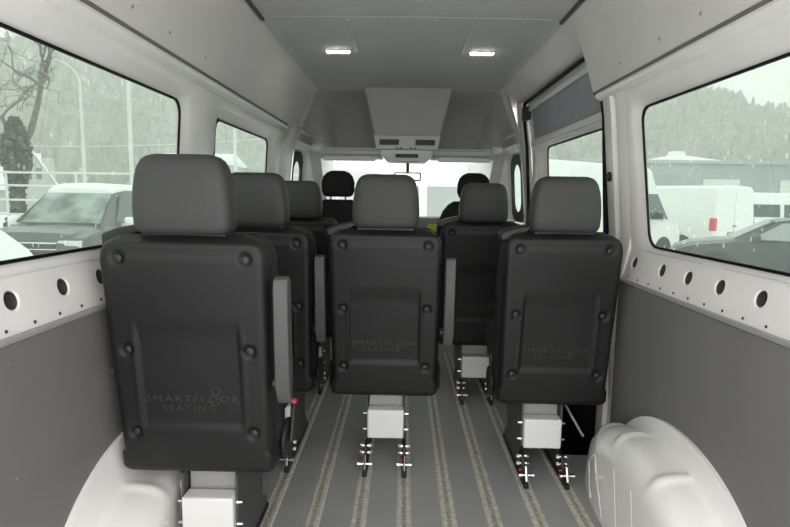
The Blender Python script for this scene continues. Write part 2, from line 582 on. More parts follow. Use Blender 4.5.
# dark seam strip at either edge of the roof panel (rear part)
for sgn, nm in ((-1, 'trim_4'), (1, 'trim_5')):
    m = MB()
    yend = 3.80 if sgn < 0 else 2.535
    sec = [(.672, 1.922), (.69, 1.908), (.712, 1.87), (.745, 1.78), (.785, 1.66), (.800, 1.612), (.812, 1.60), (.83, 1.598)]
    m.loft([[(sgn * x, y, z) for x, z in sec] for y in (Y0, 2.30, yend)], close=False)
    if sgn > 0:
        # return edge of the lining beside the sliding door, then the lining above the door
        m.add([(x, yend, z) for x, z in sec] + [(.86, yend, 1.6), (.86, yend, 1.9), (.70, yend, 1.93)], [tuple(range(len(sec) + 3))])
        sec2 = [(.672, 1.922), (.69, 1.910), (.725, 1.87), (.765, 1.825), (.785, 1.812), (.80, 1.81), (.87, 1.81)]
        m.loft([[(x, y, z) for x, z in sec2] for y in (yend, 4.30)], close=False)
        sec3 = [(.672, 1.922), (.69, 1.908), (.712, 1.87), (.745, 1.78), (.785, 1.66), (.81, 1.55), (.86, 1.45)]
        m.loft([[(x, y, z) for x, z in sec3] for y in (4.10, 4.40)], close=False)
    else:
        sec2 = [(.672, 1.922), (.69, 1.908), (.712, 1.87), (.745, 1.78), (.785, 1.66), (.81, 1.55), (.86, 1.45)]
        m.loft([[(sgn * x, y, z) for x, z in sec2] for y in (yend, 4.40)], close=False)
    struct(m.build(nm, 'liner_grey', smooth=40), 'grey upper side lining, ' + ('left' if sgn < 0 else 'right'))
    s = MB()
    s.box(min(sgn * .655, sgn * .668), max(sgn * .655, sgn * .668), 1.0, 2.60, 1.913, 1.926)
    s.build('edge_slot', 'hole_dark', bpy.data.objects[nm], smooth=0)
    s = MB()
    s.loft([[(sgn * x, y, z) for x, z in ((.7985, 1.611), (.7985, 1.603), (.806, 1.599))] for y in (Y0, yend)], close=False)
    s.build('seam', 'seam_grey', bpy.data.objects[nm], smooth=0)
    q = MB()
    for y, z in ((1.62, 1.66), (1.87, 1.66), (2.2, 1.66)):
        xx = interp([(1.6, .803), (1.66, .785), (1.78, .745)], z)
        q.tube((sgn * (xx + .004), y, z), (sgn * (xx - .002), y, z), .006, n=10)
    q.build('lining_clips', 'plate_grey', bpy.data.objects[nm])

# cab side walls with front door windows, posts behind them
for sgn, nm in ((-1, 'wall_cab_left'), (1, 'wall_cab_right')):
    m = MB()
    fx = lambda z, y=1.0: xin(z, y) - .02
    ya = 3.80 if sgn < 0 else 4.04
    fg = lambda z, y=1.0: xgl(z, y) - .02
    wy0 = 4.22 if sgn < 0 else 4.22
    m2 = [(-.03, .885), (.95, .86), (1.55, .80), (1.9, .74)]
    window_wall(m, sgn, (4.14, 5.45, .955, 1.60), (4.20, 4.50, .97, 1.47), r=.09, grow=.03, fx=fx, fg=fg, gasket=.068)
    m.add([(sgn * fx(0, 4.14), 4.14, -.1), (sgn * fx(0, 5.45), 5.45, -.1), (sgn * fx(.955, 5.45), 5.45, .955), (sgn * fx(.955, 4.14), 4.14, .955)], [(0, 1, 2, 3)])
    m.add([(sgn * fx(1.6, 4.14), 4.14, 1.6), (sgn * fx(1.6, 5.45), 5.45, 1.6), (sgn * .66, 5.45, 2.0), (sgn * .66, 4.14, 2.0)], [(0, 1, 2, 3)])
    # post between the load space and the cab door
    zs = [-.03, .4, .95, 1.2, 1.5, 1.62, 1.8, 1.93]
    pr = lambda z: [(xin(z) + .03, ya - .002), (xin(z) + .001, ya - .002), (xin(z) - .026, ya + .09), (xin(z) - .03, 4.06), (xin(z) - .02, 4.12), (xin(z) + .02, 4.15)]
    m.loft([[(sgn * x, y, z) for x, y in pr(z)] for z in zs], close=False)
    struct(m.build(nm, 'white_paint', smooth=40, inward=True), 'white cab side with door window, ' + ('left' if sgn < 0 else 'right'))

# sliding door on the right, leaf set outwards in its opening
d = MB()
fxd = lambda z, y=1.0: xin(z) + .035
fgd = lambda z, y=1.0: xgl(z) + .012
window_wall(d, 1, (2.47, 4.08, .90, 1.535), (2.56, 3.60, .985, 1.467), r=.045, grow=.03, fx=fxd, fg=fgd)
d.add([(fxd(1.535), 2.47, 1.535), (fxd(1.535), 4.08, 1.535), (fxd(1.84), 4.08, 1.84), (fxd(1.84), 2.47, 1.84)], [(0, 1, 2, 3)])
d.add([(fxd(.0), 2.47, -.3), (fxd(.0), 4.08, -.3), (fxd(.9), 4.08, .9), (fxd(.9), 2.47, .9)], [(0, 1, 2, 3)])
# raised inner rim round the leaf
for (ya, yb, za, zb) in ((2.52, 3.98, 1.505, 1.535), (2.52, 3.98, 1.735, 1.76), (3.90, 3.98, .88, 1.76)):
    d.box(fxd((za + zb) / 2) - .016, fxd((za + zb) / 2) + .01, ya, yb, za, zb)
do = struct(d.build('door_1', 'white_paint', smooth=35, inward=True), 'white sliding side door with tinted window')
p = MB()
p.loft([[(fxd(z) - .008, y, z), (fxd(z) - .008, y2, z)] for z, y, y2 in ((1.545, 2.56, 3.88), (1.73, 2.56, 3.88))], close=False)
p.build('inset_panel', 'door_panel', do, smooth=0)
p = MB()
p.box(fxd(.4) - .03, fxd(.4) - .005, 2.50, 4.0, -.28, .80)
p.build('lower_lining', 'black_plastic', do, bevel=.01)
p = MB()
gx = lambda z: xin(z) + .002
pts = [(gx(.1), 2.50, -.05), (gx(.9), 2.50, .9), (gx(1.5), 2.50, 1.5), (gx(1.74), 2.505, 1.74), (gx(1.79), 2.56, 1.79), (gx(1.79), 3.95, 1.79), (gx(1.74), 4.02, 1.74), (gx(1.5), 4.03, 1.5), (gx(.9), 4.03, .9), (gx(.1), 4.03, .1)]
p.path(pts, .011, 10)
p.build('door_seal', 'rubber', do)
p = MB()
p.box(.79, .84, 3.93, 4.01, 1.68, 1.77)
p.build('roller_bracket', 'black_plastic', do, bevel=.008)
p = MB()
p.tube((.846, 2.425, 1.245), (.862, 2.425, 1.245), .020, n=16)
tag(p.build('striker_plug', 'black_plastic', bevel=.003), 'round black plug on the white pillar beside the sliding door', 'plug')

# front: roof dome over the cab, shelf, cab step, bulk
m = MB()
secy = [(4.25, 1.950, 1.924), (4.36, 1.948, 1.922), (4.5, 1.935, 1.91), (4.65, 1.90, 1.88), (4.80, 1.82, 1.80), (4.92, 1.69, 1.68), (4.98, 1.56, 1.55), (5.0, 1.49, 1.49)]
loops = []
for y, zc, ze in secy:
    t = taper(y)
    side = [(.86, 1.45), (.81, 1.55), (.785, 1.66), (.745, 1.78), (.712, 1.87), (.69, 1.908), (.672, 1.922)]
    dz = ze - 1.918
    sd = [(x - t, max(1.49 if i > 1 else z, min(z + dz, 1.95))) for i, (x, z) in enumerate(side)]
    loops.append([(-x, y, z) for x, z in sd] + [(-.62 + t, y, lerp(ze, zc, .8)), (-.55 + t, y, lerp(ze, zc, .95)), (0, y, zc), (.55 - t, y, lerp(ze, zc, .95)), (.62 - t, y, lerp(ze, zc, .8))] + [(x, y, z) for x, z in reversed(sd)])
m.loft(loops, close=False)
struct(m.build('trim_6', 'shelf_grey', smooth=60), 'grey roof lining above the cab shelf')

# cab floor, step bar
m = MB()
m.box(-.88, .88, 4.10, 4.16, -.03, .075)
m.box(-.80, .80, 4.16, 5.5, .04, .07)
struct(m.build('trim_7', 'dash_light', bevel=.006), 'light grey step across the front edge of the floor')
# A-pillars
m = MB()
for sgn in (-1, 1):
    xa, xb = sgn * .735, sgn * .80
    m.loft([[(sgn * (x0 + .0), y, z) for x0, y in ((.712 - k, yy), (.79 - k, yy - .08), (.82 - k, yy + .1), (.76 - k, yy + .12))] for z, yy, k in ((1.50, 4.62, 0), (1.2, 4.95, .0), (.9, 5.3, .0))], cap0=True, cap1=True)
struct(m.build('trim_8', 'white_paint', smooth=40), 'pale windscreen pillars')

# outer roof skin
m = MB()
m.box(-.95, .95, Y0, 4.55, 2.02, 2.035)
for sgn in (-1, 1):
    m.loft([[(sgn * x, y, z) for x, z in ((.95, 2.03), (.99, 1.95), (1.0, 1.62), (.99, 1.60))] for y in (Y0, 4.55)], close=False)
struct(m.build('trim_9', 'white_paint', smooth=40), 'outer roof skin of the van')

# windscreen
g = MB()
g.add([(-.80, 4.72, 1.49), (.80, 4.72, 1.49), (.86, 5.50, .88), (-.86, 5.50, .88)], [(0, 1, 2, 3)])
struct(g.build('window_%d' % (NWIN[0] + 1), 'windscreen_glass', smooth=0), 'clear windscreen')

# dashboard
m = MB()
m.prism([(4.86, .07), (4.82, .60), (4.66, .70), (4.67, .82), (4.70, .90), (4.78, .965), (5.05, .97), (5.5, .90), (5.5, .07)], 'x', -.80, .80)
db = tag(m.build('dashboard', 'dash_grey', smooth=30, bevel=.02), 'dark grey dashboard across the cab below the windscreen', 'dashboard')
m = MB()
m.box(-.12, .14, 4.64, 4.70, .76, .88)
m.build('centre_display', 'black_plastic', db, bevel=.008)
for x in (-.66, -.24, .36, .66):
    m = MB()
    m.box(x - .06, x + .06, 4.655, 4.70, .80, .86)
    m.build('air_vent', 'black_plastic', db, bevel=.004)
m = MB()
m.box(.185, .275, 4.660, 4.70, .855, .915)
tag(m.build('paper_label', 'yellow', db, bevel=.003), 'bright yellow label')

# overhead console between two open shelves
con = empty('overhead_console', (0, 4.30, 1.50))
def cz(p): return (p[0], p[1] - 4.30, p[2] - 1.50)
m = MB()
lp = []
for z, hw, yb in ((1.942, .335, 4.27), (1.80, .302, 4.285), (1.62, .258, 4.30), (1.60, .253, 4.302), (1.585, .25, 4.30), (1.50, .232, 4.285), (1.49, .225, 4.29)):
    lp.append([cz(q) for q in ((-hw - .02, 4.80, z), (-hw, yb + .02, z), (-hw + .015, yb, z), (hw - .015, yb, z), (hw, yb + .02, z), (hw + .02, 4.80, z))])
m.loft(lp, close=False)
m.loft([lp[-1], [cz((x, 4.8, 1.49)) for x in (-.2, -.2, -.2, .2, .2, .2)]], close=False)
m.build('housing', 'console_grey', con, smooth=30)
for sx in (-1, 1):
    m = MB()
    x0, x1, z0, z1 = sx * .135 - .075, sx * .135 + .075, 1.528, 1.568
    t = .008; y = 4.292
    for (a, b, c0, d0) in ((x0 - t, x0, z0 - t, z1 + t), (x1, x1 + t, z0 - t, z1 + t), (x0, x1, z0 - t, z0), (x0, x1, z1, z1 + t)):
        m.box(*[q - o for q, o in zip((a, b), (0, 0))], y - 4.30 - .020, y - 4.30 - .004, c0 - 1.5, d0 - 1.5)
    vo = m.build('vent', 'console_light', con, bevel=.002)
    m = MB()
    m.box(x0, x1, -.0225, -.012, z0 - 1.5, z1 - 1.5)
    m.build('slats', 'vent_dark', vo, smooth=0)
m = MB()
m.prism([(-.250, .098), (.250, .098), (.232, -.004), (-.232, -.004)], 'y', -.020, .012)
m.build('fascia', 'console_light', con, bevel=.004)
# row of control buttons and the lamp unit under the lip
for x in (-.075, -.045, .03, .06):
    m = MB()
    m.box(x - .010, x + .010, -.024, -.01, .000, .009)
    m.build('button', 'vent_dark', con, bevel=.002)
m = MB()
m.loft([[(x * k, y * 1.0 - .035 + (.0 if k > .9 else .01), z) for x, y in ((-.20, .0), (-.17, -.02), (.17, -.02), (.20, .0), (.19, .3), (-.19, .3))] for z, k in ((-.012, 1.0), (-.05, .96), (-.085, .80), (-.092, .72))], cap0=True, cap1=True)
lu = m.build('lamp_unit', 'lamp_frame', con, smooth=35, bevel=.006)
m = MB()
m.box(-.085, .085, -.0615, -.03, -.066, -.040)
m.build('lamp_slot', 'black_plastic', lu, bevel=.006)
# lip of the shelf with rolled ends
for sgn in (-1, 1):
    m = MB()
    xs = [sgn * x for x in (.20, .45, .70)]
    m.loft([[(x, .02 + q[0], q[1]) for q in ((.0, -.015), (-.012, -.004), (-.006, .006), (.06, .004), (.5, -.03), (.5, -.05), (.02, -.05), (-.004, -.04))] for x in xs], cap0=True, cap1=True)
    m.build('shelf', 'console_light', con, smooth=40)
for sgn in (-1, 1):
    m = MB()
    m.tube((sgn * .645, .01, .0), (sgn * .72, .01, .0), .032, .026, n=16)
    m.build('end_knob', 'lamp_frame', con, bevel=.006)
tag(con, 'grey overhead console with two vents and open shelves above the windscreen', 'overhead console')
for sgn, nm in ((-1, 'left'), (1, 'right')):
    m = MB()
    m.box(sgn * .44 - .20, sgn * .44 + .20, 4.335, 4.36, 1.410, 1.446)
    tag(m.build('sun_visor', 'lamp_frame', bevel=.010), 'folded pale sun visor at the top %s of the windscreen' % nm, 'sun visor', 'sun visors')
m = MB()
m.box(-.10, .12, 4.60, 4.635, 1.27, 1.34)
mr = m.build('rear_view_mirror', 'lamp_frame', bevel=.012)
tag(mr, 'small pale rear view mirror hanging below the overhead console', 'mirror')
m = MB(); m.box(-.09, .11, 4.592, 4.601, 1.278, 1.332); m.build('mirror_glass', 'mirror', mr, bevel=.003)
m = MB(); m.tube((.01, 4.62, 1.33), (.01, 4.66, 1.46), .012); m.build('stalk', 'black_plastic', mr)

# ceiling lamps
for sgn, nm in ((-1, 'left'), (1, 'right')):
    lt = empty('ceiling_light', (sgn * .398, 3.217, 1.943))
    m = MB(); m.box(-.072, .072, -.026, .026, -.006, .004)
    m.build('frame', 'lamp_frame', lt, bevel=.003)
    m = MB(); m.box(-.062, .062, -.017, .017, -.012, -.005)
    m.build('diffuser', 'lamp_glow', lt, bevel=.003)
    tag(lt, 'lit white LED strip lamp on the %s side of the ceiling' % nm, 'ceiling light', 'ceiling lamps')

# ------------------------------------------------------------------ wheel arches
def wheel_arch(sgn, label):
    low = .065 if sgn < 0 else 0.0       # the left one sits a little lower under the seat
    m = MB()
    N = 150
    xi = .705
    # x, half length, height, centre, rib weight
    sect = [(.858, .515, .432, 1.675, 0), (.846, .515, .432, 1.675, 0), (.843, .505, .418, 1.68, 0), (.838, .505, .382, 1.70, 0), (.828, .515, .364, 1.71, .4), (.80, .535, .358, 1.72, 1), (.775, .535, .356, 1.72, 1), (.755, .533, .352, 1.72, 1),
            (.738, .527, .344, 1.72, 1), (.724, .517, .330, 1.72, 1), (.713, .500, .312, 1.72, .85), (xi, .48, .29, 1.72, .35), (xi - .003, .45, .262, 1.72, 0), (xi - .003, .33, .19, 1.72, 0), (xi - .003, .18, .10, 1.72, 0), (xi - .003, .02, .01, 1.72, 0)]
    loops = []
    for x, ha, hb, cy, rib in sect:
        L = []
        for i in range(N + 1):
            t = PI * i / N
            kk = 1.0
            for t0 in (.56, .98, 1.36, 1.85, 2.4):      # pressed ribs across the crown
                kk += .034 * rib * math.exp(-((t - t0) / .032) ** 2) + .014 * rib * sstep(t0 - .02, t0 + .03, t) * sstep(t0 + .40, t0 + .1, t)
            e = .94
            c, s_ = math.cos(t), math.sin(t)
            yy = cy + ha * kk * math.copysign(abs(c) ** e, c)
            xx = x + .045 * sstep(1.95, 2.25, yy) * (1 if x < .80 else (.838 - x) / .04 if x < .838 else 0)
            L.append((sgn * xx, yy, (hb - (low if x < .84 else 0) * hb / .356) * kk * abs(s_) ** e))
        loops.append(L)
    m.loft(loops, close=False)
    P = lambda y, z: (sgn * (xi - .0005 + .045 * sstep(1.95, 2.25, y)), y, z)
    for pa, pb in (((2.10, .13), (2.02, .02)), ((2.10, .13), (1.99, .21)), ((1.99, .21), (1.88, .02)), ((1.80, .25), (1.74, .02)), ((1.66, .25), (1.60, .02))):
        q = [(lerp(pa[0], pb[0], k / 4), lerp(pa[1], pb[1], k / 4)) for k in range(5)]
        m.path([P(*z_) for z_ in q], .0042, 8)
    o = m.build('wheel_arch', 'arch_paint', smooth=50)
    tag(o, label, 'wheel arch', 'white wheel arches')
    return o
wheel_arch(-1, 'white metal wheel arch on the left, partly hidden behind the nearest seat')
wheel_arch(1, 'white metal wheel arch with pressed ribs against the right wall')

# ------------------------------------------------------------------ passenger seats
def halfw(z):
    """half width of the rear shell at height z"""
    if z < .39:
        t = (z - .316) / .03
        return (.222 if z < .385 else .218) - (.03 * (1 - math.sqrt(max(0, 1 - (1 - t) ** 2))) if t < 1 else 0)
    wd = interp([(.385, .213), (.45, .214), (.7, .219), (.93, .222), (1.02, .221)], z)
    r = .062
    top = 1.018
    if z > top - r:
        q = (z - (top - r)) / r
        wd -= r * (1 - math.sqrt(max(0, 1 - q * q)))
    return wd


def rear_y(z):   # rear surface of the shell, leaning back towards the top
    return interp([(.316, .045), (.325, .026), (.34, .016), (.42, .006), (.48, .0), (.95, -.062), (.995, -.058), (1.018, -.030)], z)

BOLTS = [(sx * .168, z) for z in (.955, .70, .452) for sx in (-1, 1)]


def shell_mesh():
    m = MB()
    NU, NV = 84, 120
    loops = []
    for j in range(NV + 1):
        z = .316 + (1.018 - .316) * j / NV
        hw = halfw(z); L = []
        for i in range(NU + 1):
            u = -1 + 2 * i / NU
            u = math.copysign(abs(u) ** .85, u)
            x = u * hw
            y = rear_y(z)
            # rounded edge
            e = .022; dd = hw - abs(x)
            if dd < e: y += .022 * (1 - math.sqrt(max(0, 1 - ((e - dd) / e) ** 2)))
            # shallow central recess with crisp sides, fading out at top and bottom
            ins = sstep(.143, .137, abs(x)) * sstep(.458, .485, z) * sstep(.80, .725, z)
            y += .0065 * ins
            y -= .002 * math.exp(-((abs(x) - .150) / .006) ** 2) * sstep(.44, .5, z) * sstep(.80, .70, z)
            y -= .003 * sstep(.20, .0, abs(x)) * sstep(.78, .9, z)
            y -= .003 * math.exp(-((z - .99) / .012) ** 2)
            for bx, bz in BOLTS:
                rr = math.hypot(x - bx, z - bz)
                y += .008 * sstep(.0205, .0165, rr)
            L.append((x, y, z))
        loops.append(L)
    m.loft(loops, close=False)
    # skirt running forwards round the rim
    rim = [loops[j][0] for j in range(NV + 1)] + loops[NV][1:-1] + [loops[j][NU] for j in range(NV, -1, -1)]
    m.loft([rim, [(x * .995, y + .055, z) for x, y, z in rim]], 1, close=False)
    bot = loops[0]
    m.loft([bot, [(x, y + .08, z + .005) for x, y, z in bot]], 1, close=False)
    return m


def rounded_block(secs, n=28, p=3.2, cap=True):
    """secs: (z, cx, cy, hx, hy); horizontal superellipse sections lofted upwards"""
    loops = []
    for z, cx, cy, hx, hy in secs:
        L = []
        for k in range(n):
            t = 2 * PI * (k + .5) / n
            c, s_ = math.cos(t), math.sin(t)
            L.append((cx + hx * math.copysign(abs(c) ** (2 / p), c), cy + hy * math.copysign(abs(s_) ** (2 / p), s_), z))
        loops.append(L)
    m = MB(); m.loft(loops, cap0=cap, cap1=cap)
    return m


def text_mesh(body, size, name):
    cu = bpy.data.curves.new(name, 'FONT')
    cu.body = body; cu.size = size; cu.align_x = 'CENTER'; cu.extrude = .0012; cu.space_character = 1.25
    cu.resolution_u = 2
    o = bpy.data.objects.new(name, cu); COL.objects.link(o)
    bpy.context.view_layer.update()
    me = bpy.data.meshes.new_from_object(o.evaluated_get(bpy.context.evaluated_depsgraph_get()))
    bpy.data.objects.remove(o); bpy.data.curves.remove(cu)
    return me


def make_seat():
    root = empty('passenger_seat')
    sh = shell_mesh().build('back_shell', ['seat_vinyl', 'seat_fabric'], root, smooth=60)
    # bolts in their dishes
    for bx, bz in BOLTS:
        m = MB()
        y = rear_y(bz) + .007
        m.tube((bx, y + .004, bz), (bx, y - .005, bz), .0115, .011, n=16)
        m.tube((bx, y - .005, bz), (bx, y - .0075, bz), .011, .006, n=16)
        bo = m.build('bolt', 'black_plastic', sh, smooth=30)
    # embossed lettering
    me1 = text_mesh('SMARTFLOOR', .030, 'lettering'); me2 = text_mesh('SEATING', .026, 'lettering2')
    m = MB()
    for me, cx, czz in ((me1, .0, .545), (me2, -.012, .518)):
        xs = [v.co.x for v in me.vertices]; sc = (.262 if me is me1 else .150) / (max(xs) - min(xs))
        x0 = (max(xs) + min(xs)) / 2
        P = [((v.co.x - x0) * sc + cx, rear_y(czz + v.co.y) + .0058 - v.co.z * 1.0, czz + v.co.y * .95) for v in me.vertices]
        m.add(P, [tuple(p.vertices) for p in me.polygons])
        bpy.data.meshes.remove(me)
    # stacked rings of the logo around the first O
    for cx, czz, rr in ((.062, .553, .0155), (.066, .579, .011)):
        ring = [(cx + rr * math.cos(2 * PI * k / 24), rear_y(czz) + .0058, czz + rr * math.sin(2 * PI * k / 24)) for k in range(25)]
        m.path(ring, .0016, 6)
    m.build('embossed_lettering', 'emboss_grey', sh, smooth=0)
    # padded back (front side), wider than the shell
    secs = []
    for z, hx, hy in ((.335, .19, .035), (.345, .215, .055), (.40, .226, .065), (.6, .229, .062), (.85, .229, .056), (.96, .222, .05), (1.0, .205, .042), (1.02, .175, .03)):
        secs.append((z, 0, interp([(.33, .145), (.95, .060), (1.02, .052)], z), hx, hy))
    rounded_block(secs, 32, 4.5).build('back_cushion', 'seat_fabric', root, smooth=60)
    # seat cushion and pan
    rounded_block([(.445, 0, .33, .19, .19), (.46, 0, .33, .212, .21), (.51, 0, .335, .218, .222), (.545, 0, .34, .212, .215), (.56, 0, .34, .18, .18)], 36, 5).build('seat_cushion', 'seat_fabric', root, smooth=60)
    m = MB(); m.box(-.085, .085, .14, .50, .312, .455)
    m.build('seat_base', 'black_plastic', root, bevel=.01)
    # headrest
    secs = []
    for z, hw, hy in ((1.030, .108, .040), (1.036, .122, .049), (1.050, .129, .054), (1.09, .131, .056), (1.14, .128, .055), (1.18, .122, .052), (1.205, .115, .048), (1.222, .106, .042), (1.232, .094, .035), (1.238, .076, .024)):
        secs.append((z, 0, -.012 + (z - 1.03) * -.05, hw, hy))
    hr = rounded_block(secs, 48, 5.0).build('headrest', 'headrest_vinyl', root, smooth=60)
    m = MB()
    for sx in (-1, 1):
        m.tube((sx * .055, -.008, 1.0), (sx * .055, -.010, 1.045), .008, n=10)
        m.box(sx * .055 - .020, sx * .055 + .020, -.028, .012, 1.006, 1.020)
    m.box(-.112, .112, -.035, .015, 1.021, 1.031)
    m.build('headrest_posts', 'black_plastic', hr, bevel=.002)
    # belt outlet on the left shoulder
    m = MB()
    m.prism([(-.234, .985), (-.234, 1.016), (-.19, 1.032), (-.125, 1.046), (-.112, 1.034), (-.15, 1.012), (-.2, .99)], 'y', -.012, .075)
    bg_ = m.build('belt_guide', 'black_plastic', root, bevel=.005)
    m = MB()
    m.loft([[(-.185, y, z), (-.140, y, z + .010)] for y, z in ((-.016, 1.020), (.04, 1.028), (.08, 1.02), (.115, .96), (.215, .46))], close=False)
    m.build('belt_strap', 'black_matt', bg_, smooth=30)
    # recliner covers at the hinge
    for sx in (-1, 1):
        m = MB()
        pts = [(.155 + .07 * math.cos(t * PI / 9), .375 + .062 * math.sin(t * PI / 9)) for t in range(18)]
        m.prism(pts, 'x', sx * .224, sx * .238)
        m.build('recliner_cover', 'black_plastic', root, bevel=.006)
    # pedestal and its fittings
    ped = MB()
    for sx in (-1, 1):
        x = sx * .081
        ped.prism([(.02, .012), (.42, .012), (.42, .05), (.36, .09), (.40, .315), (.07, .315), (.070, .13), (.10, .10), (.03, .05)], 'x', x - .004, x + .004)
    po = ped.build('pedestal', 'frame_dark', root, smooth=0, bevel=.002)
    m = MB(); m.box(-.077, .077, .045, .105, .125, .250)
    m.build('cross_box', 'box_white', po, bevel=.007, seg=3)
    m = MB(); m.box(-.073, .073, .11, .13, .11, .34)
    m.build('back_plate', 'plate_grey', po, bevel=.003)
    for sx in (-1, 1):
        x = sx * .081
        m = MB()
        m.box(x - .010, x + .010, -.055, .43, .002, .022)
        m.prism([(-.05, .02), (.06, .02), (.09, .07), (.07, .11), (.03, .10), (.0, .05), (-.05, .03)], 'x', x - .007, x + .007)
        m.build('foot', 'black_plastic', po, smooth=0, bevel=.003)
        m = MB()
        m.tube((x, -.055, .035), (x, -.030, .085), .0055, n=8)
        m.tube((x - .024, -.042, .055), (x + .024, -.042, .055), .006, n=8)
        m.tube((x - .030, -.042, .055), (x - .020, -.042, .055), .009, n=8)
        m.tube((x + .020, -.042, .055), (x + .030, -.042, .055), .009, n=8)
        m.build('locking_handle', 'chrome', po)
        for k, (dx, dy, z) in enumerate(((-.020, .03, .070), (.020, .03, .070), (-.020, .035, .098), (.020, .035, .098))):
            m = MB()
            m.tube((x + dx * .3, dy, z), (x + dx, dy, z), .006, n=8)
            m.tube((x + dx * .75, dy, z), (x + dx * 1.25, dy, z), .011, .008, n=10)
            m.build('stud', 'chrome', po, smooth=30)
        for z in (.155, .225):
            m = MB(); m.tube((x - .0, .075, z), (x + sx * .016, .075, z), .007, .005, n=8)
            m.build('stud', 'chrome', po, smooth=30)
        m = MB(); m.box(x - .020, x + .004, .004, .016, .048, .055)
        m.build('release_tab', 'red', po, bevel=.002)
    return root

seat0 = make_seat()
kids_index()
# centre x, y, pedestal offset, armrest?, lever?, label
SEATS = [
    (-.603, 1.510, .014, True, True, 'nearest black seat, at the left window, with a red-tipped lever low on its side'),
    (-.608, 2.245, .041, True, False, 'second black seat in the left row, half hidden behind the nearest seat'),
    (-.608, 3.17, .041, False, False, 'farthest black passenger seat on the left, only headrest and shoulder showing'),
    (-.089, 2.225, .008, True, False, 'black seat standing alone in the middle, grey armrest raised at its right'),
    (.590, 2.16, -.023, False, False, 'nearer black seat on the right, just beyond the right wheel arch'),
    (.410, 3.05, -.005, False, False, 'farther black seat on the right, between the middle seat and the nearer right seat'),
]
first = True
for cx, y, off, arm, lever, label in SEATS:
    s = seat0 if first else copy_tree(seat0)
    first = False
    s.location = (cx, y, 0)
    tag(s, label, 'seat', 'black passenger seats')
    for ch in list(COL.objects):
        if ch.parent is s and ch.name.startswith('pedestal'): ch.location.x = off
        if ch.parent is s and ch.name.startswith('headrest'): ch.location.z = .010 if y < 2 else (-.014 if y > 3 else -.007)
    if arm:
        m = MB()
        m.prism([(.005, .55), (.0, .545), (-.035, .60), (-.055, .88), (-.045, .905), (-.015, .91), (.0, .89), (.02, .60)], 'x', .238, .278)
        m.build('armrest', 'armrest_grey', s, bevel=.010, seg=3)
        m = MB(); m.tube((.225, .01, .60), (.24, .01, .60), .016, n=12)
        m.build('armrest_pivot', 'black_plastic', s)
    if not lever: continue
    m = MB(); m.tube((-.215, .03, .62), (-.240, .03, .62), .007, n=10); m.tube((-.235, .03, .62), (-.242, .03, .62), .011, n=10)
    m.build('side_bolt', 'frame_dark', s, smooth=30)
    m = MB(); m.prism([(.13, .37), (.165, .37), (.205, .475), (.18, .48)], 'x', .240, .254)
    lv = m.build('recline_lever', 'black_plastic', s, bevel=.005)
    m = MB(); m.prism([(.179, .474), (.204, .470), (.208, .484), (.182, .490)], 'x', .239, .255)
    tag(m.build('lever_tip', 'red', lv, bevel=.003), 'red lever tip')

# the nearest seat's back is set a little higher on its frame
for ch in list(COL.objects):
    if ch.parent is seat0 and not ch.name.startswith(('pedestal', 'seat_', 'headrest')): ch.location.z = .020
# grey stay rod by the near right seat
m = MB()
m.path([(.655, 2.42, .33), (.71, 2.36, .24), (.765, 2.30, .14)], .006, 10)
m.build('stay_rod', 'plate_grey', [o for o in COL.objects if o.get('label') == SEATS[4][5]][0])
so = COL.objects['stay_rod']; so.location = (-.590, -2.16, 0)

# ------------------------------------------------------------------ cab seats
def cab_seat(x, y, label, wide):
    s = empty('cab_seat', (x, y, 0))
    secs = []
    for z, hx, hy in ((.50, .2, .08), (.55, .235, .095), (.8, .24, .09), (.95, .225, .08), (1.04, .19, .07), (1.09, .15, .06), (1.115, .11, .04)):
        secs.append((z, 0, (1.1 - z) * .12, hx + wide, hy))
    rounded_block(secs, 32, 3.5).build('backrest', 'cab_fabric', s, smooth=60)
    rounded_block([(.36, 0, .20, .2, .20), (.40, 0, .20, .24, .24), (.52, 0, .20, .25, .25), (.56, 0, .20, .22, .22)], 32, 4).build('seat_cushion', 'cab_fabric', s, smooth=60)
    m = MB(); m.box(-.2, .2, .08, .48, .07, .38)
    m.build('seat_box', 'black_plastic', s, bevel=.02)
    secs = []
    for z, hx, hy in ((1.135, .085, .03), (1.145, .108, .045), (1.18, .122, .052), (1.24, .122, .052), (1.285, .108, .048), (1.312, .082, .038), (1.325, .05, .022)):
        secs.append((z, 0, -.01, hx, hy))
    h = rounded_block(secs, 32, 2.7).build('headrest', 'cab_fabric', s, smooth=60)
    m = MB()
    for sx in (-1, 1): m.tube((sx * .055, -.005, 1.09), (sx * .055, -.008, 1.15), .007, n=8)
    m.build('headrest_posts', 'chrome', h)
    tag(s, label, 'seat', 'cab seats at the front')
cab_seat(-.505, 4.18, 'black driver seat with tall rounded headrest at the front left', -.01)
cab_seat(.50, 4.22, 'black cab seat at the front right, behind the dashboard', .035)

# ------------------------------------------------------------------ outside
GZ = -.62
g = MB()
g.add([(-160, -60, GZ), (160, -60, GZ), (160, 260, GZ), (-160, 260, GZ)], [(0, 1, 2, 3)])
struct(g.build('ground', 'snow', smooth=0), 'snow covered yard')


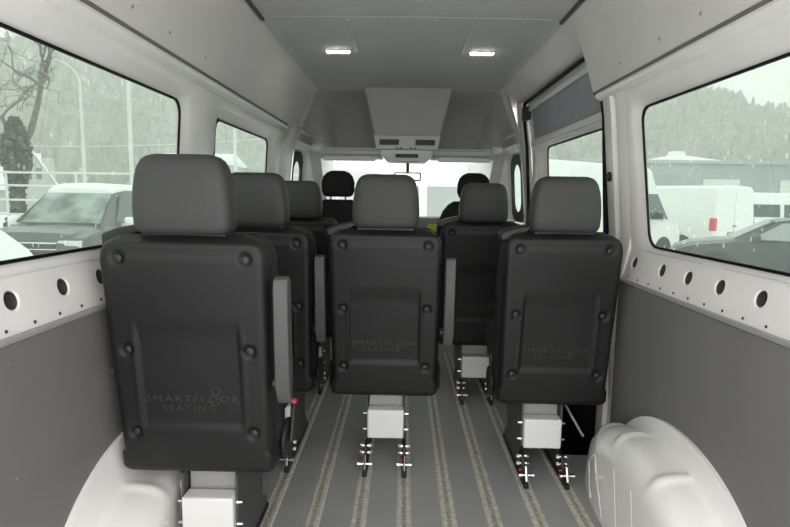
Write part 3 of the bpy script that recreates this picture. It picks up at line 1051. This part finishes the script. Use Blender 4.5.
def wheel(parent, x, y, r, wd=.22):
    m = MB()
    sx = 1 if x > 0 else -1
    prof = [(-wd / 2, r * .8), (-wd / 2 + .02, r * .97), (-wd / 4, r), (wd / 4, r), (wd / 2 - .02, r * .97), (wd / 2, r * .8), (wd / 2 - .01, r * .66)]
    loops = []
    for k in range(25):
        t = 2 * PI * k / 24
        loops.append([(x + sx * q, y + rr * math.cos(t), r + rr * math.sin(t)) for q, rr in prof])
    m.loft(loops, close=False)
    m.tube((x - sx * wd / 2, y, r), (x + sx * (wd / 2 - .03), y, r), r * .8, r * .66, 24)
    t_ = m.build('wheel', 'tyre', parent, smooth=50)
    m = MB()
    m.tube((x + sx * (wd / 2 - .035), y, r), (x + sx * (wd / 2 - .012), y, r), r * .62, r * .60, 24)
    for k in range(5):
        t = 2 * PI * k / 5
        m.tube((x + sx * (wd / 2 - .012), y, r), (x + sx * (wd / 2 - .008), y + r * .55 * math.cos(t), r + r * .55 * math.sin(t)), .035, .03, 6)
    m.build('hub', 'hub', t_, smooth=30)


def body_sections(stations):
    """stations: (y, zb, zbelt, ztop, hw_low, hw_belt, hw_top)"""
    loops = []
    for y, zb, zm, zt, h0, h1, h2 in stations:
        half = [(h0 * .94, zb), (h0, zb + .10), (h1, (zb + zm) / 2 + .05), (h1 * .985, zm), (h2, max(zm + .005, zt - .09)), (h2 * .93, max(zm + .01, zt - .025)), (h2 * .6, zt + .0), (0, zt + .008)]
        L = [(x, y, z) for x, z in half] + [(-x, y, z) for x, z in reversed(half[:-1])]
        loops.append(L)
    return loops


def vehicle(name, label, cat, loc, d, stations, paint, wheels, r, panes, lights=(), snow=None, mirrors=None, extra=None, group=None):
    rz = math.atan2(-d[0], d[1])
    o = empty(name, (loc[0], loc[1], GZ), rz)
    tag(o, label, cat, group)
    m = MB()
    m.loft(body_sections(stations), cap0=True, cap1=True)
    m.build('body', paint, o, smooth=28, bevel=.03, seg=2)
    hwid = max(s[5] for s in stations)
    for y in wheels:
        for sx in (-1, 1):
            wheel(o, sx * (hwid - .10), y, r)
            m = MB()
            pts = [(y + r * 1.22 * math.cos(PI * k / 14), max(.16, r + r * 1.22 * math.sin(PI * k / 14 * 1.0))) for k in range(15)]
            m.prism(pts, 'x', sx * (hwid - .22), sx * (hwid + .006))
            m.build('wheel_housing', 'black_matt', o, smooth=0)
    for nm, mt, pts in panes:
        m = MB()
        c = sum((Vector(p) for p in pts), Vector()) / len(pts)
        n = (Vector(pts[1]) - Vector(pts[0])).cross(Vector(pts[2]) - Vector(pts[0])).normalized()
        if n.dot(c - Vector((0, 0, .9))) < 0: n = -n
        a = [tuple(Vector(p) + n * .012) for p in pts]; b = [tuple(Vector(p) - n * .03) for p in pts]
        m.loft([b, a], cap0=True, cap1=True)
        m.build(nm, mt, o, smooth=0, bevel=.008)
    for nm, mt, (x0, x1, y0, y1, z0, z1) in lights:
        m = MB(); m.box(x0, x1, y0, y1, z0, z1)
        m.build(nm, mt, o, bevel=.02)
    if snow:
        m = MB(); m.loft([[(-w_, y, a), (-w_ * .98, y, lerp(a, b, .6)), (-w_ * .85, y, b), (0, y, b + .02), (w_ * .85, y, b), (w_ * .98, y, lerp(a, b, .6)), (w_, y, a)] for y, a, b, w_ in snow], cap0=True, cap1=True)
        m.build('snow_cover', 'snow', o, smooth=60)
    if mirrors:
        y, z, mt = mirrors
        for sx in (-1, 1):
            secs = [(z - .08, sx * (hwid + .14), y, .09, .06), (z - .02, sx * (hwid + .15), y, .12, .085), (z + .06, sx * (hwid + .15), y, .115, .08), (z + .10, sx * (hwid + .14), y, .08, .05)]
            mm = rounded_block(secs, 16, 3)
            mm.tube((sx * (hwid - .05), y, z - .05), (sx * (hwid + .1), y, z - .03), .03)
            mm.build('door_mirror', mt, o, smooth=60)
    return o

# left: dark grey off-roader facing the camera side, frosted windscreen
# local frame: +y forwards
suv_st = [(-2.35, .55, 1.10, 1.14, .80, .86, .78), (-2.25, .40, 1.12, 1.30, .90, .93, .74), (-1.9, .35, 1.14, 1.72, .93, .96, .68), (-1.2, .33, 1.14, 1.82, .95, .97, .68), (-.1, .33, 1.13, 1.84, .95, .97, .68), (.25, .33, 1.12, 1.80, .95, .97, .66),
          (1.0, .33, 1.10, 1.16, .95, .97, .80), (1.1, .33, 1.09, 1.13, .95, .97, .80), (1.6, .35, 1.03, 1.10, .94, .95, .76), (1.82, .38, .96, 1.04, .90, .92, .70), (1.94, .42, .82, .88, .84, .86, .64)]
suv = vehicle('off_roader', 'dark grey off-road car with frosted windscreen parked beyond the left window', 'car', (-6.35, 11.3), (.0, -1.0), suv_st, 'car_grey', (-1.45, 1.22), .37,
    [('windscreen', 'frosted_glass', [(-.74, 1.04, 1.17), (.74, 1.04, 1.17), (.62, .32, 1.74), (-.62, .32, 1.74)]),
     ('side_window', 'car_glass', [(.955, .85, 1.17), (.955, -.30, 1.17), (.735, -.25, 1.70), (.735, .22, 1.70)]),
     ('side_window', 'car_glass', [(.955, -.36, 1.17), (.955, -1.30, 1.17), (.735, -1.25, 1.70), (.735, -.32, 1.70)]),
     ('side_window', 'car_glass', [(-.955, .85, 1.17), (-.955, -.30, 1.17), (-.735, -.25, 1.70), (-.735, .22, 1.70)]),
     ('side_window', 'car_glass', [(-.955, -.36, 1.17), (-.955, -1.30, 1.17), (-.735, -1.25, 1.70), (-.735, -.32, 1.70)])],
    [('headlight', 'headlight', (.48, .88, 1.66, 1.93, .80, .92)), ('headlight', 'headlight', (-.88, -.48, 1.66, 1.93, .80, .92)),
     ('grille', 'black_plastic', (-.46, .46, 1.8, 1.965, .68, .90)), ('grille_bar', 'chrome', (-.50, .50, 1.8, 1.98, .86, .89)),
     ('grille_bar', 'chrome', (-.50, .50, 1.8, 1.98, .76, .78)), ('lower_intake', 'black_plastic', (-.7, .7, 1.7, 1.955, .45, .58)), ('bumper_trim', 'hub', (-.75, .75, 1.7, 1.97, .60, .64))],
    snow=[(-1.9, 1.66, 1.76, .60), (-1.2, 1.76, 1.89, .66), (-.1, 1.78, 1.91, .66), (.22, 1.74, 1.87, .65), (.36, 1.70, 1.80, .62)],
    mirrors=(.62, 1.18, 'car_white'))

# right: dark saloon, broadside
sal = [(-2.3, .45, .92, .96, .7, .78, .68), (-2.15, .35, .95, 1.05, .84, .88, .66), (-1.5, .30, .98, 1.14, .88, .90, .62), (-.9, .28, .98, 1.42, .89, .91, .58), (-.1, .28, .97, 1.46, .89, .91, .58), (.35, .28, .96, 1.40, .89, .91, .57),
       (1.15, .28, .94, .99, .89, .91, .72), (1.9, .32, .84, .90, .88, .89, .68), (2.2, .36, .72, .79, .82, .84, .6), (2.32, .42, .62, .66, .7, .76, .5)]
vehicle('saloon_car', 'dark green-black saloon car parked close outside the right window', 'car', (8.2, 11.9), (-.905, .425), sal, 'car_dark', (-1.4, 1.4), .33,
    [('windscreen', 'car_glass', [(-.66, 1.12, 1.0), (.66, 1.12, 1.0), (.54, .42, 1.38), (-.54, .42, 1.38)]),
     ('side_window', 'pane_pale', [(.90, .85, 1.0), (.90, -.10, 1.0), (.64, -.08, 1.36), (.64, .30, 1.33)]),
     ('side_window', 'pane_pale', [(.90, -.16, 1.0), (.90, -1.15, 1.01), (.65, -.85, 1.34), (.64, -.14, 1.36)]),
     ('side_window', 'pane_pale', [(-.90, .85, 1.0), (-.90, -.10, 1.0), (-.64, -.08, 1.36), (-.64, .30, 1.33)])],
    [('headlight', 'headlight', (.40, .74, 2.0, 2.25, .62, .72)), ('headlight', 'headlight', (-.74, -.40, 2.0, 2.25, .62, .72))],
    mirrors=(.78, 1.02, 'car_dark'))


def van_st(L, H, hw=.98, nose=True):
    a = L / 2
    st = [(-a, .45, 1.2, H - .06, hw - .04, hw - .01, hw - .16), (-a + .08, .40, 1.2, H - .01, hw, hw + .01, hw - .12), (0, .40, 1.2, H, hw, hw + .01, hw - .12)]
    if nose:
        st += [(a - 1.75, .40, 1.2, H - .01, hw, hw + .01, hw - .13), (a - 1.55, .40, 1.2, H - .07, hw, hw + .01, hw - .16), (a - .80, .40, 1.18, 1.30, hw, hw, hw - .14), (a - .15, .40, .98, 1.05, hw - .03, hw - .02, hw - .18), (a, .45, .85, .92, hw - .12, hw - .1, hw - .25)]
    return st
def side_pane(nm, mt, sx, hw, y0, y1, z0, z1, y2=None, H=2.2):
    # lie on the leaning upper side: belt (hw, 1.2) -> top (hw - .12, H - .09)
    f = lambda z: sx * (hw - .13 * (z - 1.2) / (H - 1.3))
    return (nm, mt, [(f(z0), y0, z0), (f(z0), y1, z0), (f(z1), y2 if y2 is not None else y1, z1), (f(z1), y0, z1)])

# white panel van seen from its left rear corner
H = 2.22
dA = Vector((-.47, .88)).normalized()
ca = Vector((8.75, 16.0))                       # its left rear corner
left = Vector((-dA.y, dA.x))
cen = ca - left * .99 + dA * 2.5
vehicle('panel_van', 'white panel van with red tail lamp turned away beyond the right window', 'van', tuple(cen), tuple(dA), van_st(5.0, H), 'car_white', (-1.55, 1.55), .34,
    [side_pane('side_window', 'car_glass', -1, .99, .95, 1.55, 1.25, 1.85, 1.25, H), side_pane('side_window', 'car_glass', 1, .99, .95, 1.55, 1.25, 1.85, 1.25, H)],
    [('tail_lamp', 'tail_red', (-1.005, -.84, -2.54, -2.40, .92, 1.28)), ('tail_lamp', 'tail_red', (.95, 1.012, -2.49, -2.36, .92, 1.28)),
     ('sill_trim', 'black_matt', (-1.01, -.9, -1.2, 1.2, .36, .60)), ('bumper', 'hub', (-.96, .96, -2.60, -2.42, .42, .62)),
     ('number_plate', 'pane_pale', (-.30, .24, -2.535, -2.49, .74, .88)), ('door_handle', 'hub', (-.05, .08, -2.54, -2.49, 1.02, 1.08)),
     ('door_seam', 'hub', (-.008, .008, -2.505, -2.48, .64, 2.05))],
    mirrors=(1.25, 1.35, 'black_plastic'))

# white high-roof van, long flank towards us, cab at the right-hand end
H2 = 2.66
dB = Vector((.80, .60)).normalized()
rB = Vector((dB.y, -dB.x))                      # its right side faces the camera
fa = Vector((2.9, 12.2))
cenB = fa + dB * 3.15 - rB * .99
vehicle('high_roof_van', 'white high-roof van with tinted cab window behind the right-hand pillar', 'van', tuple(cenB), tuple(dB), van_st(6.3, H2), 'car_white', (-1.9, 2.1), .35,
    [side_pane('side_window', 'car_glass', 1, .99, 1.25, 2.25, 1.25, 1.92, 1.75, H2), side_pane('side_window', 'car_glass', -1, .99, 1.25, 2.25, 1.25, 1.92, 1.75, H2)],
    [('sill_trim', 'hub', (.9, 1.01, -1.3, 1.3, .36, .56)), ('door_seam', 'hub', (.985, 1.002, 1.0, 1.015, .5, 1.2)), ('door_seam', 'hub', (.985, 1.002, -.4, -.385, .5, 1.2))],
    mirrors=(1.5, 1.35, 'black_plastic'))

# white minibus farther back
H3 = 2.12
vehicle('minibus', 'white minibus with dark side windows in the distance at far right', 'van', (13.6, 22.8), (-.95, .1), van_st(5.0, H3, .95), 'car_white', (-1.5, 1.5), .33,
    [side_pane('side_window', 'car_glass', sx, .96, a, b, 1.18, 1.66, c_, H3) for sx in (-1, 1) for a, b, c_ in ((-2.2, -1.1, None), (-.95, .2, None), (.35, 1.35, .95))],
    [('roof_rail', 'hub', (-.74, -.70, -1.9, .5, 1.96, 2.02)), ('roof_rail', 'hub', (.70, .74, -1.9, .5, 1.96, 2.02))])

# big white van straight ahead beyond the windscreen
H4 = 2.72
vehicle('white_van', 'white van with pale rear window straight ahead beyond the windscreen', 'van', (.55, 15.0), (.05, 1.0), van_st(6.0, H4, 1.02), 'car_white', (-1.8, 1.8), .36,
    [('rear_window', 'pane_pale', [(-.80, -3.0, 1.28), (-.08, -3.0, 1.28), (-.08, -2.995, 1.98), (-.80, -2.995, 1.98)]), ('rear_window', 'pane_pale', [(.08, -3.0, 1.28), (.80, -3.0, 1.28), (.80, -2.995, 1.98), (.08, -2.995, 1.98)])],
    [('tail_lamp', 'tail_red', (-1.02, -.9, -3.04, -2.9, .9, 1.3)), ('tail_lamp', 'tail_red', (.9, 1.02, -3.04, -2.9, .9, 1.3)), ('bumper', 'hub', (-1.0, 1.0, -3.1, -2.92, .42, .62))])

# grey industrial hall on the right, low snowy roof behind it
m = MB(); m.box(13.0, 48, 41, 60, GZ, 3.75)
hall = tag(m.build('wall', 'hall_wall', None, smooth=0), None)
hr_ = empty('industrial_hall', (30, 50, GZ)); hall.parent = hr_; hall.location = (-30, -50, -GZ)
tag(hr_, 'long low grey-green industrial hall behind the white vans', 'building')
m = MB(); m.box(12.7 - 30, 48.3 - 30, 40.7 - 50, 60.3 - 50, 3.75 - GZ, 4.0 - GZ)
m.build('roof', 'hub', hr_, bevel=.03)
for a in (21.5, 27.0, 34.0):
    m = MB(); m.box(a - 30, a + 2.6 - 30, 40.9 - 50, 41.1 - 50, .1, 3.3)
    m.build('roller_door', 'galvanised', hr_, smooth=0)
m = MB(); m.box(28.5 - 30, 33.5 - 30, 40.85 - 50, 41.1 - 50, 1.7, 3.0)
m.build('window', 'car_glass', hr_, smooth=0)
pv = empty('pavilion', (32.3, 68, GZ))
m = MB(); m.box(-8.2, 8.2, -4, 4, 0, 5.5); m.build('wall', 'hall_wall', pv, smooth=0)
m = MB(); m.loft([[(-8.8, -4.6, 5.5), (8.8, -4.6, 5.5), (8.8, 4.6, 5.5), (-8.8, 4.6, 5.5)], [(-.9, -.6, 7.0), (.9, -.6, 7.0), (.9, .6, 7.0), (-.9, .6, 7.0)], [(-.7, -.5, 7.5), (.7, -.5, 7.5), (.7, .5, 7.5), (-.7, .5, 7.5)]], cap0=True, cap1=True)
m.build('roof', 'snow', pv, smooth=0, bevel=.05)
tag(pv, 'hipped roof under snow showing above the grey hall', 'building')

# left: house with snowy gable
hs = empty('house', (-31.0, 47, GZ), R(33))
hs.scale = (.62, .8, .90)
m = MB()
m.prism([(-3.2, 0), (3.2, 0), (3.2, 2.6), (1.6, 4.7), (0.0, 2.6 + 3.9 * .9), (-3.2, 2.6)], 'y', -1, 7) if False else None
m.loft([[(x, y, z) for x, z in ((-2.6, 0), (2.6, 0), (2.6, 2.3), (0, 5.2), (-2.6, 2.3))] for y in (-3, 5)], cap0=True, cap1=True)
m.loft([[(x, y, z) for y, z in ((-2.4, 0), (4.4, 0), (4.4, 2.3), (1.0, 5.0), (-2.4, 2.3))] for x in (-9, 2.5)], cap0=True, cap1=True)
m.build('wall', 'house_wall', hs, smooth=0)
m = MB()
for a, b in (((-3.0, 1.9), (0, 5.3)), ((3.0, 1.9), (0, 5.3))):
    m.loft([[(a[0], y, a[1]), (b[0], y, b[1]), (b[0], y, b[1] + .3), (a[0], y, a[1] + .28)] for y in (-3.4, 5.2)], cap0=True, cap1=True)
for a, b in (((-2.9, 1.9), (1.0, 5.1)), ((4.9, 1.9), (1.0, 5.1))):
    m.loft([[(x, a[0], a[1]), (x, b[0], b[1]), (x, b[0], b[1] + .3), (x, a[0], a[1] + .28)] for x in (-9.4, 1.0)], cap0=True, cap1=True)
m.build('roof', 'snow', hs, smooth=0)
for x in (-.75, .35):
    m = MB(); m.box(x - .0, x + .6, -3.06, -2.95, 2.9, 3.9); m.build('window', 'car_glass', hs, smooth=0)
for x in (-7.2, -5.2):
    m = MB(); m.box(x, x + .9, -2.46, -2.35, 1.0, 2.1); m.build('window', 'car_glass', hs, smooth=0)
tag(hs, 'white gabled house with a snow covered roof beyond the fence on the left', 'house')

# white building seen through the second left window
wb = empty('white_building', (-15.2, 46, GZ))
m = MB(); m.box(-4.0, 1.2, -3, 3, 0, 4.2); m.build('wall', 'house_wall', wb, smooth=0)
m = MB(); m.loft([[(x, -3.4, 4.1), (x, 0, 4.9), (x, 3.4, 4.1), (x, 3.4, 3.95), (x, -3.4, 3.95)] for x in (-4.3, 1.5)], cap0=True, cap1=True); m.build('roof', 'snow', wb, smooth=0)
for a in (-3.2, -1.6, -.1):
    m = MB(); m.box(a, a + .8, -3.05, -2.95, 1.2, 2.2); m.build('window', 'car_glass', wb, smooth=0)
tag(wb, 'small white building seen through the second window on the left', 'building')

# fence of horizontal rails
fe = empty('rail_fence', (-13, 17.5, GZ))
for z in (.55, 1.0, 1.45, 1.9, 2.3):
    m = MB(); m.tube((-9, 1.2, z), (10, -1.0, z), .035, n=6)
    m.build('rail', 'galvanised', fe)
for k in range(9):
    t = k / 8
    m = MB(); m.tube((-9 + 19 * t, 1.2 - 2.2 * t, 0), (-9 + 19 * t, 1.2 - 2.2 * t, 2.35), .04, n=8)
    m.build('post', 'galvanised', fe)
tag(fe, 'galvanised fence of horizontal rails behind the parked off-roader', 'fence')

# lamp posts
def lamp_post(x, y, h, arm, label, group='tall pale lamp posts on the left'):
    o = empty('lamp_post', (x, y, GZ))
    m = MB()
    m.tube((0, 0, 0), (0, 0, .9), .13, .12, 12)
    m.tube((0, 0, .9), (0, 0, h - (1.2 if arm else 0)), .10, .075, 12)
    if arm:
        pts = [(-1.5 * (1 - math.cos(t * PI / 2 / 8)), 0, h - 1.2 + 1.2 * math.sin(t * PI / 2 / 8)) for t in range(9)] + [(-2.1, 0, h)]
        m.path(pts, .06, 8)
    m.build('pole', 'galvanised', o)
    m = MB()
    if arm: m.box(-2.9, -2.0, -.13, .13, h - .06, h + .07)
    else: m.tube((0, 0, h), (0, 0, h + .35), .16, .22, 12)
    m.build('lamp_head', 'galvanised', o, bevel=.03)
    tag(o, label, 'lamp post', group)
lamp_post(-16.2, 28.5, 8.2, True, 'lamp post with curved arm, standing by the bare tree on the left')
lamp_post(-11.9, 24.6, 9.0, False, 'straight pale lamp post right of the curved one, near the edge of the left window')
lamp_post(-9.1, 30.5, 9.0, False, 'pale lamp post seen through the second left window')

# overhead cable
m = MB()
pts = [(-30 + 26 * t / 12, 34, 3.9 + .9 * t / 12 - .5 * math.sin(PI * t / 12)) for t in range(13)]
m.path(pts, .02, 5)
tag(m.build('overhead_cable', 'galvanised'), 'thin overhead cable strung across the view beyond the left windows', 'cable')
m = MB()
m.tube((-30, 34, GZ), (-30, 34, 4.2), .12, .09); m.tube((-4, 34, GZ), (-4, 34, 5.0), .12, .09)
m.build('cable_poles', 'galvanised', COL.objects['overhead_cable'])

# snow heap close on the left
m = rounded_block([(0, 0, 0, 1.0, 1.0), (.3, 0, 0, .85, .85), (.7, .05, 0, .58, .6), (1.1, .02, 0, .36, .36), (1.32, .0, 0, .15, .15), (1.38, .0, 0, .03, .03)], 24, 2.2)
sh = m.build('snow_heap', 'snow', smooth=60, loc=(-4.55, 6.0, GZ))
tag(sh, 'heap of white snow at the lower corner of the left window', 'snow heap')


# bare tree on the left, ivy round the trunk
def tree(name, loc, h, label, ivy=False, seed=1, depth=6, spread=.62, lean=(0.0, 0.0), r0=.28):
    rnd = random.Random(seed)
    o = empty(name, loc)
    m = MB()
    def grow(p, d, L, r, k):
        q = p + d * L
        mid = p + d * L * .5 + Vector((rnd.uniform(-1, 1), rnd.uniform(-1, 1), rnd.uniform(-.3, .6))) * L * .07
        m.tube(p, mid, r, r * .86, 6 if k > 2 else 4, caps=False); m.tube(mid, q, r * .86, r * .70, 6 if k > 2 else 4, caps=False)
        if k == 0: return
        nb = 3 if rnd.random() < .55 else 2
        for i in range(nb):
            a = Vector((rnd.gauss(0, 1), rnd.gauss(0, 1), rnd.gauss(.15, .7))).normalized()
            nd = (d + a * spread * rnd.uniform(.7, 1.5)).normalized()
            grow(q, nd, L * rnd.uniform(.66, .88), r * (.72 if i == 0 else .55), k - 1)
    grow(Vector((0, 0, 0)), Vector((lean[0], lean[1], 1)).normalized(), h * .30, r0, depth)
    m.build('branches', 'bark', o, smooth=60)
    if ivy:
        v = MB()
        for k in range(1500):
            t = rnd.random(); z = .1 + t * h * .42
            rad = (.50 + .30 * math.sin(3 + 1.3 * z)) * math.sqrt(max(.02, 1.02 - t)) * 1.25
            a = rnd.uniform(0, 2 * PI); rr = rad * rnd.uniform(.6, 1.1)
            c = Vector((rr * math.cos(a) + lean[0] * z, rr * math.sin(a), z)); s_ = rnd.uniform(.06, .16)
            n = Vector((rnd.gauss(0, 1), rnd.gauss(0, 1), rnd.gauss(0, 1))).normalized(); u = n.orthogonal().normalized(); w_ = n.cross(u)
            v.add([c + u * s_, c + w_ * s_, c - u * s_, c - w_ * s_], [(0, 1, 2, 3)])
        v.build('ivy', 'ivy', o, smooth=0)
    tag(o, label, 'tree')
    return o
tree('bare_tree', (-16.2, 23.4, GZ), 11.0, 'large bare leafless tree with ivy on its trunk at the far left', True, 157, 7, .85, (.02, .05), .22)


# misty hills with forest, distance haze put into their pale colours
def hor(px): return 195.8 + .0162 * (px - 403)
RIDGE = [(-900, .20), (-300, .27), (0, .262), (60, .258), (120, .235), (180, .20), (230, .16), (270, .10), (310, .05), (410, .035), (500, .07), (545, .17), (600, .20), (660, .205), (700, .185), (750, .155), (800, .135), (1000, .12), (1700, .12)]
def ridge(px): return interp(RIDGE, px)
hl = MB(); loops = []
rnd = random.Random(3)
NP = 120
for j in range(NP + 1):
    px = -900 + 2600 * j / NP
    k = (px - 403) / 560.0
    az = math.atan(k)
    L = []
    for i in range(9):
        t = i / 8
        D = (75 + 85 * t)
        x = D * math.sin(az) * 1.0; y = D * math.cos(az)
        e = ridge(px) * (t ** .85)
        z = GZ + (1.77 + e * y) * t ** .5 * (1 + .0 * rnd.random()) - .0
        L.append((x, y, z if i else GZ - .5))
    loops.append(L)
hl.loft(loops, close=False)
struct(hl.build('hillside', 'hill_slope', smooth=180), 'misty hillside behind the yard')
fo = MB()
def hill_point(px, t):
    az = math.atan((px - 403) / 560.0); D = 75 + 85 * t
    y = D * math.cos(az)
    return Vector((D * math.sin(az), y, GZ + (1.77 + ridge(px) * t ** .85 * y) * t ** .5))
n = 0
while n < 5200:
    px = rnd.choice((rnd.uniform(-40, 290), rnd.uniform(530, 830)))
    t = rnd.uniform(.05, .99)
    p = hill_point(px, t)
    if 21 < p.x < 43 and p.y < 79: continue
    s_ = rnd.uniform(.45, .95); hh = rnd.uniform(1.3, 3.0)
    cols = []
    for q, (zz, rr) in enumerate(((.0, .25), (.25, .8), (.55, 1.0), (.8, .75), (1.0, .2))):
        cols.append([p + Vector((rr * s_ * math.cos(a * PI / 2.5 + q) * rnd.uniform(.75, 1.2), rr * s_ * math.sin(a * PI / 2.5 + q) * rnd.uniform(.75, 1.2), zz * hh * 1.4 - .3)) for a in range(5)])
    fo.loft([[tuple(v) for v in c_] for c_ in cols], cap1=True)
    n += 1
tag(fo.build('forest', 'forest', smooth=180), 'blurred winter woodland covering the hillside outside the windows', 'forest', None, 'stuff')

# thin mist hanging over the far side of the yard
vm = bpy.data.materials.new('mist')
vm.use_nodes = True
t = vm.node_tree
t.nodes.clear()
vo_ = t.nodes.new('ShaderNodeOutputMaterial')
vsn = t.nodes.new('ShaderNodeVolumeScatter')
vsn.inputs['Color'].default_value = (.97, 1.0, .97, 1)
vsn.inputs['Density'].default_value = 0.0070
t.links.new(vsn.outputs[0], vo_.inputs['Volume'])
MATS['mist'] = vm
m = MB(); m.box(-150, 150, 27, 175, GZ + .05, 42)
struct(m.build('mist', 'mist', smooth=0), 'thin pale winter mist in front of the wooded hillside')
scn.cycles.volume_bounces = 2

bpy.context.view_layer.update()
